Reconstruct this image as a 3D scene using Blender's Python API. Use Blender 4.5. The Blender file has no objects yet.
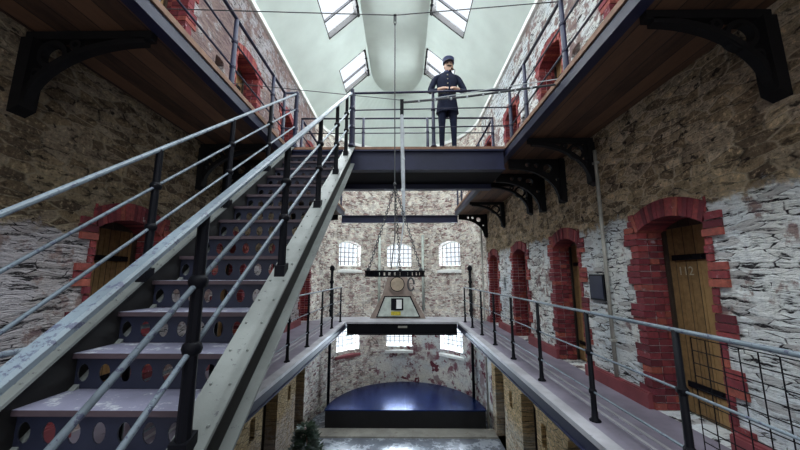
import bpy, bmesh, math, random
from math import sin, cos, pi, radians, sqrt
from mathutils import Vector, Matrix
random.seed(7)
scene = bpy.context.scene
C = scene.collection

# ------------------------------------------------------------------ camera, world, light, exposure
cam_d = bpy.data.cameras.new('camera')
cam_d.sensor_width = 36.0
cam_d.lens = 14.4
cam_d.clip_start = 0.02
cam = bpy.data.objects.new('camera', cam_d)
C.objects.link(cam)
cam.location = (0, 0, 1.45)
cam.rotation_euler = (pi/2 + math.atan(0.15625), 0, 0.0094)
scene.camera = cam

world = bpy.data.worlds.new('overcast_sky')
scene.world = world
world.use_nodes = True
bgn = world.node_tree.nodes['Background']
bgn.inputs[0].default_value = (0.86, 0.93, 1.0, 1)
bgn.inputs[1].default_value = 1.25

scene.view_settings.view_transform = 'Standard'
scene.view_settings.look = 'None'
scene.view_settings.gamma = 1.0
scene.view_settings.use_curve_mapping = False
scene.view_settings.exposure = 0.06

# hall dimensions (metres): floor of the middle walkways is z = 0
WR, WL = 2.76, -3.08             # long walls
GZ = -3.21                       # ground floor
UZ, UB = 3.62, 3.44              # upper gallery floor / underside
EZ = 6.95                        # eaves
RZ = 8.75                        # flat strip of the ceiling
RLX, RRX = -1.15, 0.74           # its edges
AX, AY, AR = -0.16, 10.6, 2.92   # apse
Y0 = -5.0                        # end behind the camera
SKY_ROWS = [-4.15, -1.45, 1.25, 3.95, 6.65, 9.35]
SKY_LEN = 1.32

def area(name, loc, target, sx, sy, power, col):
    d = bpy.data.lights.new(name, 'AREA')
    d.shape = 'RECTANGLE'; d.size = sx; d.size_y = sy
    d.energy = power; d.color = col
    o = bpy.data.objects.new(name, d); C.objects.link(o)
    o.location = loc
    o.rotation_euler = (Vector(target) - Vector(loc)).to_track_quat('-Z', 'Y').to_euler()
    return o

SLOPE_L = (RZ - EZ)/(RLX - WL)
SLOPE_R = (RZ - EZ)/(WR - RRX)
SKX = {-1: (-2.04, -1.23), 1: (0.79, 1.68)}
def roofz(x):
    if x < RLX: return RZ - (RLX - x)*SLOPE_L
    if x > RRX: return RZ - (x - RRX)*SLOPE_R
    return RZ
for yy in SKY_ROWS:
    for s in (-1, 1):
        xa, xb = SKX[s]
        xm = (xa + xb)/2; ym = yy + SKY_LEN/2
        n = Vector((SLOPE_L, 0, -1) if s < 0 else (-SLOPE_R, 0, -1)).normalized()
        p = Vector((xm, ym, roofz(xm)))
        o = area('skylight_daylight', p - n*0.30, p, 1.45, 1.15, 165 if yy < 6 else 230, (0.90, 0.96, 1.0))
area('rear_fill_light', (-0.16, Y0 + 0.35, 3.4), (-0.16, 6, 1.6), 3.6, 5.0, 110, (0.93, 0.95, 1.0))  # added soft fill from behind the camera, no known window there
for ph in (-0.74, 0.0, 0.76):
    for zc, pw in ((2.3, 60), (-1.05, 260)):
        area('apse_window_daylight', (AX + (AR+.75)*sin(ph), AY + (AR+.75)*cos(ph), zc+.1), (AX, AY, zc-.9), 1.1, 1.1, pw, (0.72, 0.86, 1.0))

# ------------------------------------------------------------------ node helpers
class NT:
    def __init__(s, name):
        s.m = bpy.data.materials.new(name); s.m.use_nodes = True
        s.t = s.m.node_tree; s.b = s.t.nodes['Principled BSDF']
    def n(s, typ, **kw):
        nd = s.t.nodes.new(typ)
        for k, v in kw.items():
            if k.startswith('i_'):
                nd.inputs[k[2:].replace('_', ' ')].default_value = v
            else: setattr(nd, k, v)
        return nd
    def l(s, a, b): s.t.links.new(a, b)
    def math(s, op, a, b=None, c=None, clamp=False):
        nd = s.t.nodes.new('ShaderNodeMath'); nd.operation = op; nd.use_clamp = clamp
        for i, v in enumerate((a, b, c)):
            if v is None: continue
            if isinstance(v, (int, float)): nd.inputs[i].default_value = v
            else: s.l(v, nd.inputs[i])
        return nd.outputs[0]
    def smooth(s, v, a, b):
        nd = s.t.nodes.new('ShaderNodeMapRange'); nd.interpolation_type = 'SMOOTHSTEP'
        nd.inputs[1].default_value = a; nd.inputs[2].default_value = b
        s.l(v, nd.inputs[0]); return nd.outputs[0]
    def mix(s, f, a, b, mode='MIX'):
        nd = s.t.nodes.new('ShaderNodeMix'); nd.data_type = 'RGBA'; nd.blend_type = mode
        for i, v in ((0, f), (6, a), (7, b)):
            if isinstance(v, (int, float)): nd.inputs[i].default_value = v
            elif isinstance(v, tuple): nd.inputs[i].default_value = (*v, 1) if len(v) == 3 else v
            else: s.l(v, nd.inputs[i])
        return nd.outputs[2]
    def ramp(s, v, stops):
        nd = s.t.nodes.new('ShaderNodeValToRGB')
        e = nd.color_ramp.elements
        while len(e) < len(stops): e.new(0.5)
        for el, (p, c) in zip(e, stops): el.position = p; el.color = (*c, 1)
        s.l(v, nd.inputs[0]); return nd.outputs[0]
    def pos(s, sc=(1, 1, 1)):
        g = s.t.nodes.new('ShaderNodeNewGeometry')
        m = s.t.nodes.new('ShaderNodeVectorMath'); m.operation = 'MULTIPLY'
        s.l(g.outputs['Position'], m.inputs[0]); m.inputs[1].default_value = sc
        return m.outputs[0]
    def obj(s, sc=(1, 1, 1)):
        g = s.t.nodes.new('ShaderNodeTexCoord')
        m = s.t.nodes.new('ShaderNodeVectorMath'); m.operation = 'MULTIPLY'
        s.l(g.outputs['Object'], m.inputs[0]); m.inputs[1].default_value = sc
        return m.outputs[0]
    def noise(s, vec, scale, detail=4, rough=0.55):
        nd = s.n('ShaderNodeTexNoise'); s.l(vec, nd.inputs['Vector'])
        nd.inputs['Scale'].default_value = scale; nd.inputs['Detail'].default_value = detail
        nd.inputs['Roughness'].default_value = rough
        return nd.outputs[0]
    def add_vec(s, a, b, k):
        nd = s.t.nodes.new('ShaderNodeVectorMath'); nd.operation = 'MULTIPLY_ADD'
        s.l(b, nd.inputs[0]); nd.inputs[1].default_value = (k, k, k); s.l(a, nd.inputs[2]); return nd.outputs[0]
    def bump(s, h, strength, dist):
        nd = s.t.nodes.new('ShaderNodeBump'); nd.inputs['Strength'].default_value = strength
        nd.inputs['Distance'].default_value = dist; s.l(h, nd.inputs['Height'])
        s.l(nd.outputs[0], s.b.inputs['Normal'])
    def color(s, v):
        if isinstance(v, tuple): s.b.inputs['Base Color'].default_value = (*v, 1)
        else: s.l(v, s.b.inputs['Base Color'])
    def rough(s, v): 
        if isinstance(v, (int, float)): s.b.inputs['Roughness'].default_value = v
        else: s.l(v, s.b.inputs['Roughness'])

def simple(name, col, rough=0.6, metal=0.0, var=0.12, nscale=6.0, bump=0.0, spec=0.5):
    t = NT(name)
    v = t.noise(t.obj(), nscale, 5)
    c2 = tuple(min(1, c*(1 + 2.2*var)) for c in col); c1 = tuple(c*(1 - 2.2*var) for c in col)
    t.color(t.ramp(v, [(0.3, c1), (0.7, c2)]))
    t.rough(rough); t.b.inputs['Metallic'].default_value = metal
    t.b.inputs['Specular IOR Level'].default_value = spec
    if bump: t.bump(t.noise(t.obj(), nscale*6, 3), bump, 0.01)
    return t.m

def rubble(name, bound, gain=1.0, wash=((0.82, 0.88, 0.92), (0.93, 0.93, 0.88)), thr=0.0):
    """coursed rubble stone, limewashed between z=0 and `bound`, again on the upper floor"""
    t = NT(name)
    p1 = t.pos()
    w = t.n('ShaderNodeTexNoise'); t.l(p1, w.inputs['Vector']); w.inputs['Scale'].default_value = 3.5; w.inputs['Detail'].default_value = 5
    spx = t.n('ShaderNodeSeparateXYZ'); t.l(p1, spx.inputs[0])
    cmb = t.n('ShaderNodeCombineXYZ'); t.l(spx.outputs[1], cmb.inputs[0]); t.l(spx.outputs[2], cmb.inputs[1])
    flat = cmb.outputs[0]
    def scaled(v, sc):
        m = t.n('ShaderNodeVectorMath', operation='MULTIPLY'); t.l(v, m.inputs[0]); m.inputs[1].default_value = sc; return m.outputs[0]
    warped = t.add_vec(flat, scaled(w.outputs['Color'], (1, .5, 0)), 0.10)
    def cells(sc):
        v = scaled(warped, sc)
        vo = t.n('ShaderNodeTexVoronoi', voronoi_dimensions='2D'); t.l(v, vo.inputs['Vector']); vo.inputs['Scale'].default_value = 1.0
        ve = t.n('ShaderNodeTexVoronoi', feature='DISTANCE_TO_EDGE', voronoi_dimensions='2D'); t.l(v, ve.inputs['Vector']); ve.inputs['Scale'].default_value = 1.0
        sp = t.n('ShaderNodeSeparateColor'); t.l(vo.outputs['Color'], sp.inputs[0])
        return sp, ve.outputs[0]
    sep, e1 = cells((4.6, 12.5, 1))
    sep2, e2 = cells((4.4, 21.0, 1))
    big = t.noise(p1, 0.9, 5, 0.6)
    med = t.noise(p1, 4.5, 6, 0.65)
    fine = t.noise(p1, 26, 5, 0.7)
    edge = t.smooth(t.math('ADD', e1, t.math('MULTIPLY', t.math('SUBTRACT', fine, 0.5), 0.12)), 0.0, 0.11)
    e2n = t.math('ADD', e2, t.math('MULTIPLY', t.math('SUBTRACT', med, 0.42), 0.42))
    slate = t.noise(scaled(t.add_vec(flat, scaled(w.outputs['Color'], (1, 1, 0)), 0.11), (3.6, 22.0, 1)), 1.0, 5, 0.70)
    crev = t.math('MULTIPLY', t.smooth(e2n, 0.0, 0.055), t.smooth(slate, 0.395, 0.45))
    slate2 = t.noise(scaled(t.add_vec(flat, scaled(w.outputs['Color'], (1, 1, 0)), 0.22), (4.6, 13.0, 1)), 1.0, 6, 0.72)
    zz = t.n('ShaderNodeSeparateXYZ'); t.l(p1, zz.inputs[0]); z = zz.outputs[2]
    stone = t.ramp(sep.outputs[0], [(0.0, (0.10, 0.072, 0.048)), (0.3, (0.20, 0.145, 0.085)), (0.55, (0.36, 0.28, 0.175)), (0.8, (0.26, 0.205, 0.145)), (1.0, (0.44, 0.36, 0.25))])
    stone = t.mix(t.smooth(med, 0.35, 0.65), t.mix(0.5, stone, (0.07, 0.05, 0.035)), stone)
    stone = t.mix(t.smooth(fine, 0.52, 0.68), stone, t.mix(0.5, stone, (0.60, 0.47, 0.29)))
    stone = t.mix(t.smooth(fine, 0.46, 0.36), stone, t.mix(0.6, stone, (0.04, 0.03, 0.02)))
    joint = t.mix(t.smooth(med, 0.38, 0.50), (0.022, 0.016, 0.012), (0.30, 0.245, 0.17))
    stone = t.mix(edge, joint, stone)
    stone = t.mix(t.smooth(slate2, 0.36, 0.47), t.mix(0.25, (0.02, 0.014, 0.010), stone), stone)
    stone = t.mix(t.smooth(slate2, 0.58, 0.72), stone, t.mix(0.4, stone, (0.56, 0.48, 0.35)))
    pit = t.smooth(t.noise(scaled(p1, (1, 1, 1.6)), 7.5, 4, 0.6), 0.375, 0.32)
    stone = t.mix(t.math('MULTIPLY', pit, 0.9), stone, (0.012, 0.009, 0.008))
    lw = t.mix(t.smooth(big, 0.35, 0.65), wash[0], wash[1])
    lw = t.mix(t.smooth(fine, 0.30, 0.52), t.mix(0.40, lw, (0.36, 0.38, 0.44)), lw)
    lw = t.mix(t.math('MULTIPLY', t.smooth(sep2.outputs[1], 0.72, 0.8), 0.55), lw, (0.40, 0.36, 0.35))
    lwx = t.mix(crev, (0.028, 0.025, 0.028), lw)
    rub = t.smooth(t.math('ADD', t.math('ADD', t.math('MULTIPLY', med, 0.6), t.math('MULTIPLY', big, 0.5)), t.math('MULTIPLY', t.smooth(spx.outputs[2], 3.4, 3.6), 0.045)), 0.60 + thr, 0.66 + thr)
    lwx = t.mix(rub, lwx, t.mix(0.6, t.mix(crev, (0.03, 0.02, 0.02), stone), (0.38, 0.27, 0.29)))
    zn = t.math('ADD', z, t.math('MULTIPLY', t.math('SUBTRACT', med, 0.5), 0.5))
    zn2 = t.math('ADD', z, t.math('MULTIPLY', t.math('SUBTRACT', big, 0.5), 1.6))
    m_mid = t.math('MULTIPLY', t.smooth(zn, -0.25, -0.15), t.math('SUBTRACT', 1.0, t.smooth(zn, bound - 0.05, bound + 0.05)))
    m_up = t.smooth(z, 3.5, 3.6)
    m_gr = t.math('MULTIPLY', t.math('SUBTRACT', 1.0, t.smooth(zn2, -2.3, -1.8)), 0.45)
    mask = t.math('MAXIMUM', t.math('MAXIMUM', m_mid, m_up), m_gr)
    ochre = t.math('MULTIPLY', t.math('SUBTRACT', 1.0, t.smooth(z, -0.2, 0.0)), 0.5)
    stone = t.mix(ochre, stone, t.mix(edge, (0.05, 0.03, 0.015), (0.50, 0.36, 0.18)))
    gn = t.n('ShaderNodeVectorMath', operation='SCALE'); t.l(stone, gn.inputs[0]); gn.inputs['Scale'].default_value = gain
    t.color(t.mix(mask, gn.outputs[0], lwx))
    t.rough(0.92); t.b.inputs['Specular IOR Level'].default_value = 0.2
    h1 = t.math('ADD', t.math('MULTIPLY', edge, 0.35), t.math('MULTIPLY', slate2, 2.2))
    h2 = t.math('ADD', t.math('ADD', t.math('MULTIPLY', crev, 0.5), t.math('MULTIPLY', sep2.outputs[2], 0.35)), t.math('MULTIPLY', slate, 1.8))
    hm = t.n('ShaderNodeMix'); t.l(mask, hm.inputs[0]); t.l(h1, hm.inputs[2]); t.l(h2, hm.inputs[3])
    h = t.math('ADD', hm.outputs[0], t.math('MULTIPLY', med, 0.5))
    h = t.math('ADD', h, t.math('MULTIPLY', fine, 0.22))
    t.bump(h, 1.0, 0.06)
    return t.m

def apse_mat(name):
    t = NT(name)
    p = t.pos()
    w = t.n('ShaderNodeTexNoise'); t.l(p, w.inputs['Vector']); w.inputs['Scale'].default_value = 3
    wp = t.add_vec(p, w.outputs['Color'], 0.12)
    m = t.n('ShaderNodeVectorMath', operation='MULTIPLY'); t.l(wp, m.inputs[0]); m.inputs[1].default_value = (5.6, 5.6, 16)
    vo = t.n('ShaderNodeTexVoronoi'); t.l(m.outputs[0], vo.inputs['Vector']); vo.inputs['Scale'].default_value = 1.0
    ve = t.n('ShaderNodeTexVoronoi', feature='DISTANCE_TO_EDGE'); t.l(m.outputs[0], ve.inputs['Vector']); ve.inputs['Scale'].default_value = 1.0
    sep = t.n('ShaderNodeSeparateColor'); t.l(vo.outputs['Color'], sep.inputs[0])
    med = t.noise(p, 3.2, 6, 0.65); fine = t.noise(p, 20, 5, 0.7); big = t.noise(p, 1.1, 4, 0.6)
    edge = t.smooth(ve.outputs[0], 0.02, 0.16)
    st = t.ramp(sep.outputs[1], [(0, (0.22, 0.12, 0.12)), (0.2, (0.58, 0.44, 0.40)), (0.45, (0.84, 0.78, 0.67)), (0.75, (0.56, 0.51, 0.47)), (1, (0.93, 0.91, 0.84))])
    st = t.mix(t.smooth(fine, 0.3, 0.55), t.mix(0.4, st, (0.15, 0.12, 0.11)), st)
    mort = t.mix(t.smooth(med, 0.4, 0.6), (0.20, 0.15, 0.13), (0.95, 0.93, 0.84))
    brickish = t.mix(edge, mort, st)
    pl = t.mix(t.smooth(big, 0.4, 0.6), (0.70, 0.73, 0.72), (0.86, 0.84, 0.76))
    pl = t.mix(t.smooth(fine, 0.3, 0.6), t.mix(0.35, pl, (0.3, 0.28, 0.27)), pl)
    pl = t.mix(t.smooth(t.noise(p, 1.9, 5, 0.65), 0.50, 0.60), pl, (0.36, 0.27, 0.27))
    pl = t.mix(t.smooth(med, 0.54, 0.62), pl, (0.26, 0.12, 0.14))
    pl = t.mix(t.smooth(t.noise(p, 3.0, 4), 0.60, 0.64), pl, (0.15, 0.035, 0.05))
    zz = t.n('ShaderNodeSeparateXYZ'); t.l(p, zz.inputs[0]); z = zz.outputs[2]
    low = t.math('SUBTRACT', 1.0, t.smooth(z, -0.3, -0.1))
    pm = t.math('MULTIPLY', low, t.smooth(t.math('ADD', t.math('MULTIPLY', zz.outputs[0], 0.16), big), 0.30, 0.40))
    t.color(t.mix(pm, brickish, pl))
    t.rough(0.93); t.b.inputs['Specular IOR Level'].default_value = 0.2
    h = t.math('ADD', t.math('MULTIPLY', edge, 0.6), t.math('MULTIPLY', med, 0.9))
    t.bump(h, 0.8, 0.045)
    return t.m

def islands(name, stops, rough=0.9, bump=0.4):
    t = NT(name)
    g = t.n('ShaderNodeNewGeometry')
    n = t.noise(t.pos(), 22, 5, 0.7)
    c = t.ramp(g.outputs['Random Per Island'], stops)
    c = t.mix(t.smooth(n, 0.35, 0.65), t.mix(0.45, c, (0.03, 0.015, 0.015)), c)
    c = t.mix(t.smooth(t.noise(t.pos(), 9, 5, 0.7), 0.62, 0.74), c, (0.40, 0.34, 0.36))
    t.color(c); t.rough(rough); t.bump(n, bump, 0.02)
    return t.m

def planks(name, dark, light, axis=0, width=0.15, rough=0.75, gap=0.045):
    """boards whose joints run across `axis`"""
    t = NT(name)
    p = t.pos()
    s = t.n('ShaderNodeSeparateXYZ'); t.l(p, s.inputs[0])
    u = t.math('DIVIDE', s.outputs[axis], width)
    fr = t.math('FRACT', u); fl = t.math('FLOOR', u)
    wn = t.n('ShaderNodeTexWhiteNoise', noise_dimensions='1D'); t.l(fl, wn.inputs['W'])
    sc = [6, 6, 6]; sc[1 - axis if axis < 2 else 0] = 0.8
    m = t.n('ShaderNodeVectorMath', operation='MULTIPLY'); t.l(p, m.inputs[0]); m.inputs[1].default_value = tuple(sc)
    g = t.noise(m.outputs[0], 3, 5, 0.7)
    v = t.math('ADD', t.math('MULTIPLY', wn.outputs[0], 0.45), t.math('MULTIPLY', g, 0.65))
    c = t.ramp(v, [(0.25, dark), (0.75, light)])
    joint = t.math('MULTIPLY', t.smooth(fr, 0, gap), t.math('SUBTRACT', 1.0, t.smooth(fr, 1 - gap, 1)))
    t.color(t.mix(joint, tuple(x*0.15 for x in dark), c))
    t.rough(rough)
    t.bump(t.math('ADD', joint, t.math('MULTIPLY', g, 0.3)), 0.5, 0.01)
    return t.m

def worn_paint(name, paint, under, thr=0.62, rough=0.5, scale=14, metal=0.0, spec=0.5):
    t = NT(name)
    n = t.noise(t.pos(), scale, 8, 0.75); n2 = t.noise(t.pos(), 2.2, 4, 0.6)
    c = t.mix(t.smooth(n2, 0.35, 0.65), tuple(x*0.72 for x in paint), paint)
    c = t.mix(t.smooth(n, thr, thr + 0.06), c, under)
    t.color(c); t.rough(rough); t.b.inputs['Metallic'].default_value = metal; t.b.inputs['Specular IOR Level'].default_value = spec
    t.bump(n, 0.25, 0.006)
    return t.m

M = {}
M['wall_r'] = rubble('limewashed_rubble', 2.12, 2.3)  # stone gain lightens this wall's colour in place of stronger light on it
M['wall_l'] = rubble('pink_grey_limewashed_rubble', 1.85, 1.5, ((0.54, 0.51, 0.54), (0.62, 0.57, 0.56)), -0.05)  # darker pink-grey limewash and lower stone gain than the right wall
M['apse'] = apse_mat('apse_stone_and_plaster')
M['brick'] = islands('red_painted_brick', [(0, (0.10, 0.012, 0.022)), (0.3, (0.22, 0.030, 0.042)), (0.6, (0.32, 0.055, 0.055)), (0.85, (0.18, 0.025, 0.042)), (1, (0.42, 0.11, 0.07))])
M['ceiling'] = simple('mint_ceiling_plaster', (0.64, 0.73, 0.685), 0.9, var=0.04, nscale=1.2, spec=0.2)
M['white'] = simple('white_cornice_plaster', (0.85, 0.87, 0.84), 0.8, var=0.04)
M['soffit_x'] = planks('brown_soffit_boards', (0.028, 0.013, 0.007), (0.16, 0.078, 0.038), axis=0, width=0.19)
M['navy'] = worn_paint('navy_painted_iron', (0.014, 0.017, 0.050), (0.045, 0.045, 0.07), 0.68, 0.5, spec=0.35)
M['black'] = worn_paint('black_painted_iron', (0.006, 0.0065, 0.010), (0.02, 0.02, 0.024), 0.72, 0.55, spec=0.12)
M['iron_soffit'] = simple('black_cast_iron', (0.005, 0.0045, 0.005), 0.7, spec=0.2)
M['rail'] = worn_paint('worn_grey_handrail', (0.21, 0.265, 0.31), (0.08, 0.09, 0.15), 0.54, 0.45, 30)
M['flange'] = worn_paint('worn_pale_flange', (0.23, 0.25, 0.24), (0.08, 0.08, 0.09), 0.60, 0.5, 26)
M['web'] = simple('dark_stringer_web', (0.010, 0.0095, 0.0095), 0.6, spec=0.3)
M['tread_top'] = worn_paint('lavender_worn_tread', (0.20, 0.20, 0.28), (0.42, 0.44, 0.48), 0.54, 0.45, 9)
M['tread_edge'] = worn_paint('red_brown_nosing', (0.08, 0.055, 0.065), (0.34, 0.33, 0.34), 0.66, 0.5, 18)
M['riser'] = worn_paint('dark_navy_riser', (0.012, 0.015, 0.035), (0.06, 0.06, 0.09), 0.70, 0.5, 16)
M['slab'] = worn_paint('lavender_walkway_slab', (0.28, 0.26, 0.33), (0.15, 0.13, 0.17), 0.60, 0.45, 7)
M['kerb'] = worn_paint('pale_walkway_kerb', (0.50, 0.50, 0.54), (0.2, 0.18, 0.2), 0.64, 0.5, 12)
M['redpaint'] = worn_paint('red_painted_plinth', (0.24, 0.055, 0.065), (0.12, 0.05, 0.06), 0.60, 0.6, 10)
M['door'] = planks('ochre_door_boards', (0.11, 0.062, 0.022), (0.36, 0.22, 0.09), axis=1, width=0.13, gap=0.06)
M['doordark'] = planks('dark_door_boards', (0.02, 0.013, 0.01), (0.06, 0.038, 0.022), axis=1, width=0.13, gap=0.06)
M['chalk'] = simple('faded_white_lettering', (0.42, 0.38, 0.28), 0.9)
M['conc'] = worn_paint('ground_concrete', (0.40, 0.39, 0.35), (0.26, 0.24, 0.21), 0.56, 0.5, 5)
M['ground'] = worn_paint('blue_grey_ground_slab', (0.20, 0.22, 0.26), (0.42, 0.46, 0.52), 0.52, 0.22, 2.4)
M['stage'] = simple('glossy_blue_black_stage', (0.005, 0.022, 0.12), 0.24, metal=0.5, var=0.15, nscale=3)
M['stageside'] = simple('black_stage_skirt', (0.006, 0.006, 0.008), 0.8)
M['pipe'] = simple('grey_painted_pipe', (0.34, 0.33, 0.29), 0.5)
M['woodedge'] = simple('brown_wood_edge', (0.24, 0.13, 0.08), 0.7, nscale=12)
M['rope'] = simple('pale_rope', (0.50, 0.54, 0.57), 0.8)
M['wire'] = simple('dark_steel_wire', (0.05, 0.055, 0.06), 0.5)
M['display_frame'] = simple('brown_grey_display_frame', (0.30, 0.235, 0.20), 0.6, nscale=4)
M['display_panel'] = simple('pale_green_panel', (0.52, 0.58, 0.53), 0.6, nscale=5)
M['display_white'] = simple('white_card', (0.85, 0.87, 0.85), 0.6, var=0.02)
M['yellow'] = simple('yellow_card', (0.55, 0.46, 0.04), 0.6, var=0.2, nscale=20)
M['medal'] = simple('tan_medallion', (0.42, 0.34, 0.25), 0.6)
M['uniform'] = simple('navy_wool_uniform', (0.010, 0.014, 0.034), 0.85, nscale=20, bump=0.2, spec=0.2)
M['cloth_light'] = simple('navy_cap_cloth', (0.03, 0.042, 0.11), 0.75, nscale=20)
M['skin'] = simple('skin', (0.58, 0.37, 0.27), 0.55, var=0.05)
M['hair'] = simple('dark_hair', (0.03, 0.02, 0.016), 0.7)
M['brass'] = simple('pale_metal_button', (0.65, 0.62, 0.5), 0.3, metal=0.8)
M['leather'] = simple('black_leather', (0.012, 0.011, 0.011), 0.35)
M['leaf'] = simple('dark_green_leaf', (0.018, 0.04, 0.022), 0.5, nscale=3)
M['bloom'] = simple('pinkish_bloom', (0.55, 0.42, 0.42), 0.7)
M['pot'] = simple('dark_clay_pot', (0.10, 0.05, 0.035), 0.8)
g = NT('window_glass'); g.b.inputs['Base Color'].default_value = (1, 1, 1, 1)
tr = g.n('ShaderNodeBsdfTransparent'); gl = g.n('ShaderNodeBsdfGlossy'); gl.inputs['Roughness'].default_value = 0.05
mx = g.n('ShaderNodeMixShader'); mx.inputs[0].default_value = 0.05
g.l(tr.outputs[0], mx.inputs[1]); g.l(gl.outputs[0], mx.inputs[2])
g.l(mx.outputs[0], g.t.nodes['Material Output'].inputs['Surface'])
M['glass'] = g.m

# ------------------------------------------------------------------ mesh helpers
def link(name, bm, mats, parent=None, smooth=False, loc=None):
    me = bpy.data.meshes.new(name)
    bmesh.ops.recalc_face_normals(bm, faces=bm.faces) if not getattr(bm, 'keep', False) else None
    bm.to_mesh(me); bm.free()
    for m in (mats if isinstance(mats, (list, tuple)) else [mats]): me.materials.append(M[m])
    if smooth:
        for p in me.polygons: p.use_smooth = True
    o = bpy.data.objects.new(name, me); C.objects.link(o)
    if parent: o.parent = parent
    if loc: o.location = loc
    return o

def tag(o, label=None, cat=None, group=None, kind=None):
    if label: o['label'] = label
    if cat: o['category'] = cat
    if group: o['group'] = group
    if kind: o['kind'] = kind
    return o

def empty(name, loc=(0, 0, 0), label=None, cat=None, group=None, kind=None, rz=0):
    o = bpy.data.objects.new(name, None); C.objects.link(o)
    o.location = loc; o.rotation_euler = (0, 0, rz); o.empty_display_size = 0.1
    return tag(o, label, cat, group, kind)

def copy_tree(o, parent=None):
    c = o.copy(); C.objects.link(c)
    if parent: c.parent = parent
    for ch in [x for x in KIDS.get(o.name, [])]: copy_tree(ch, c)
    return c
KIDS = {}
def reg(root):
    for o in bpy.data.objects:
        if o.parent: KIDS.setdefault(o.parent.name, [])
        if o.parent and o not in KIDS[o.parent.name]: KIDS[o.parent.name].append(o)

def box(bm, a, b, mi=0):
    x0, y0, z0 = a; x1, y1, z1 = b
    v = [bm.verts.new(p) for p in [(x0,y0,z0),(x1,y0,z0),(x1,y1,z0),(x0,y1,z0),(x0,y0,z1),(x1,y0,z1),(x1,y1,z1),(x0,y1,z1)]]
    for f in [(0,3,2,1),(4,5,6,7),(0,1,5,4),(1,2,6,5),(2,3,7,6),(3,0,4,7)]:
        bm.faces.new([v[i] for i in f]).material_index = mi
    return v

def hexa(bm, pts, mi=0):
    v = [bm.verts.new(p) for p in pts]
    for f in [(0,3,2,1),(4,5,6,7),(0,1,5,4),(1,2,6,5),(2,3,7,6),(3,0,4,7)]:
        bm.faces.new([v[i] for i in f]).material_index = mi

def tube(bm, pts, r, n=8, mi=0, cap=True):
    pts = [Vector(p) for p in pts]
    rs = r if isinstance(r, (list, tuple)) else [r]*len(pts)
    rings = []; ref = None
    for i, p in enumerate(pts):
        d = (pts[min(i+1, len(pts)-1)] - pts[max(i-1, 0)]).normalized()
        if ref is None:
            ref = Vector((0, 0, 1)) if abs(d.z) < 0.9 else Vector((1, 0, 0))
        a = (ref - d*ref.dot(d)).normalized(); ref = a
        b = d.cross(a)
        rings.append([bm.verts.new(p + (a*cos(2*pi*k/n) + b*sin(2*pi*k/n))*rs[i]) for k in range(n)])
    for i in range(len(rings)-1):
        for k in range(n):
            bm.faces.new([rings[i][k], rings[i][(k+1) % n], rings[i+1][(k+1) % n], rings[i+1][k]]).material_index = mi
    if cap:
        bm.faces.new(rings[0][::-1]).material_index = mi; bm.faces.new(rings[-1]).material_index = mi

def lathe(bm, prof, c=(0, 0, 0), n=12, mi=0):
    tube_pts = [(c[0], c[1], c[2] + z) for r, z in prof]
    rings = [[bm.verts.new((c[0] + r*cos(2*pi*k/n), c[1] + r*sin(2*pi*k/n), c[2] + z)) for k in range(n)] for r, z in prof]
    for i in range(len(rings)-1):
        for k in range(n):
            bm.faces.new([rings[i][k], rings[i][(k+1) % n], rings[i+1][(k+1) % n], rings[i+1][k]]).material_index = mi
    bm.faces.new(rings[0][::-1]).material_index = mi; bm.faces.new(rings[-1]).material_index = mi

def ball(bm, c, r, n=8, sc=(1, 1, 1), mi=0):
    ret = bmesh.ops.create_uvsphere(bm, u_segments=n, v_segments=max(5, n//2+1), radius=r, matrix=Matrix.Translation(c) @ Matrix.Diagonal((*sc, 1)))
    for v in ret['verts']:
        for f in v.link_faces: f.material_index = mi

def prism(bm, poly, axis, a, b, mi=0):
    """poly of (p,q) in the plane across axis (0: y,z  1: x,z  2: x,y), from a to b along the axis"""
    def P(p, q, t): return {0: (t, p, q), 1: (p, t, q), 2: (p, q, t)}[axis]
    A = [bm.verts.new(P(p, q, a)) for p, q in poly]; B = [bm.verts.new(P(p, q, b)) for p, q in poly]
    bm.faces.new(A).material_index = mi; bm.faces.new(B[::-1]).material_index = mi
    n = len(poly)
    for i in range(n):
        bm.faces.new([A[i], B[i], B[(i+1) % n], A[(i+1) % n]]).material_index = mi

def ribbon(bm, pts, w, y0, y1):
    """flat bar of width w following pts (x,z), between y0 and y1"""
    L, R = [], []
    for i, p in enumerate(pts):
        a = Vector(pts[max(i-1, 0)]); b = Vector(pts[min(i+1, len(pts)-1)])
        d = (b - a).normalized(); nrm = Vector((-d.y, d.x))*w/2
        L.append(Vector(p) + nrm); R.append(Vector(p) - nrm)
    for i in range(len(pts)-1):
        q = [L[i], L[i+1], R[i+1], R[i]]
        prism(bm, [(v.x, v.y) for v in q], 1, y0, y1)

def holed_plate(name, outer, holes, thick, mat):
    """2D outline with holes, lying in the local xy plane, as a mesh"""
    cu = bpy.data.curves.new(name, 'CURVE'); cu.dimensions = '2D'; cu.fill_mode = 'BOTH'; cu.extrude = thick/2
    for pl in [outer] + holes:
        s = cu.splines.new('POLY'); s.points.add(len(pl)-1); s.use_cyclic_u = True
        for i, (x, y) in enumerate(pl): s.points[i].co = (x, y, 0, 1)
    o = bpy.data.objects.new(name + '_tmp', cu); C.objects.link(o)
    dg = bpy.context.evaluated_depsgraph_get()
    me = bpy.data.meshes.new_from_object(o.evaluated_get(dg))
    bpy.data.objects.remove(o); bpy.data.curves.remove(cu)
    me.name = name; me.materials.clear(); me.materials.append(M[mat])
    return me
def ring_pts(cx, cy, rx, ry, n=14, squash=0):
    return [(cx + rx*cos(2*pi*k/n), cy + ry*sin(2*pi*k/n)) for k in range(n)]

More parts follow.
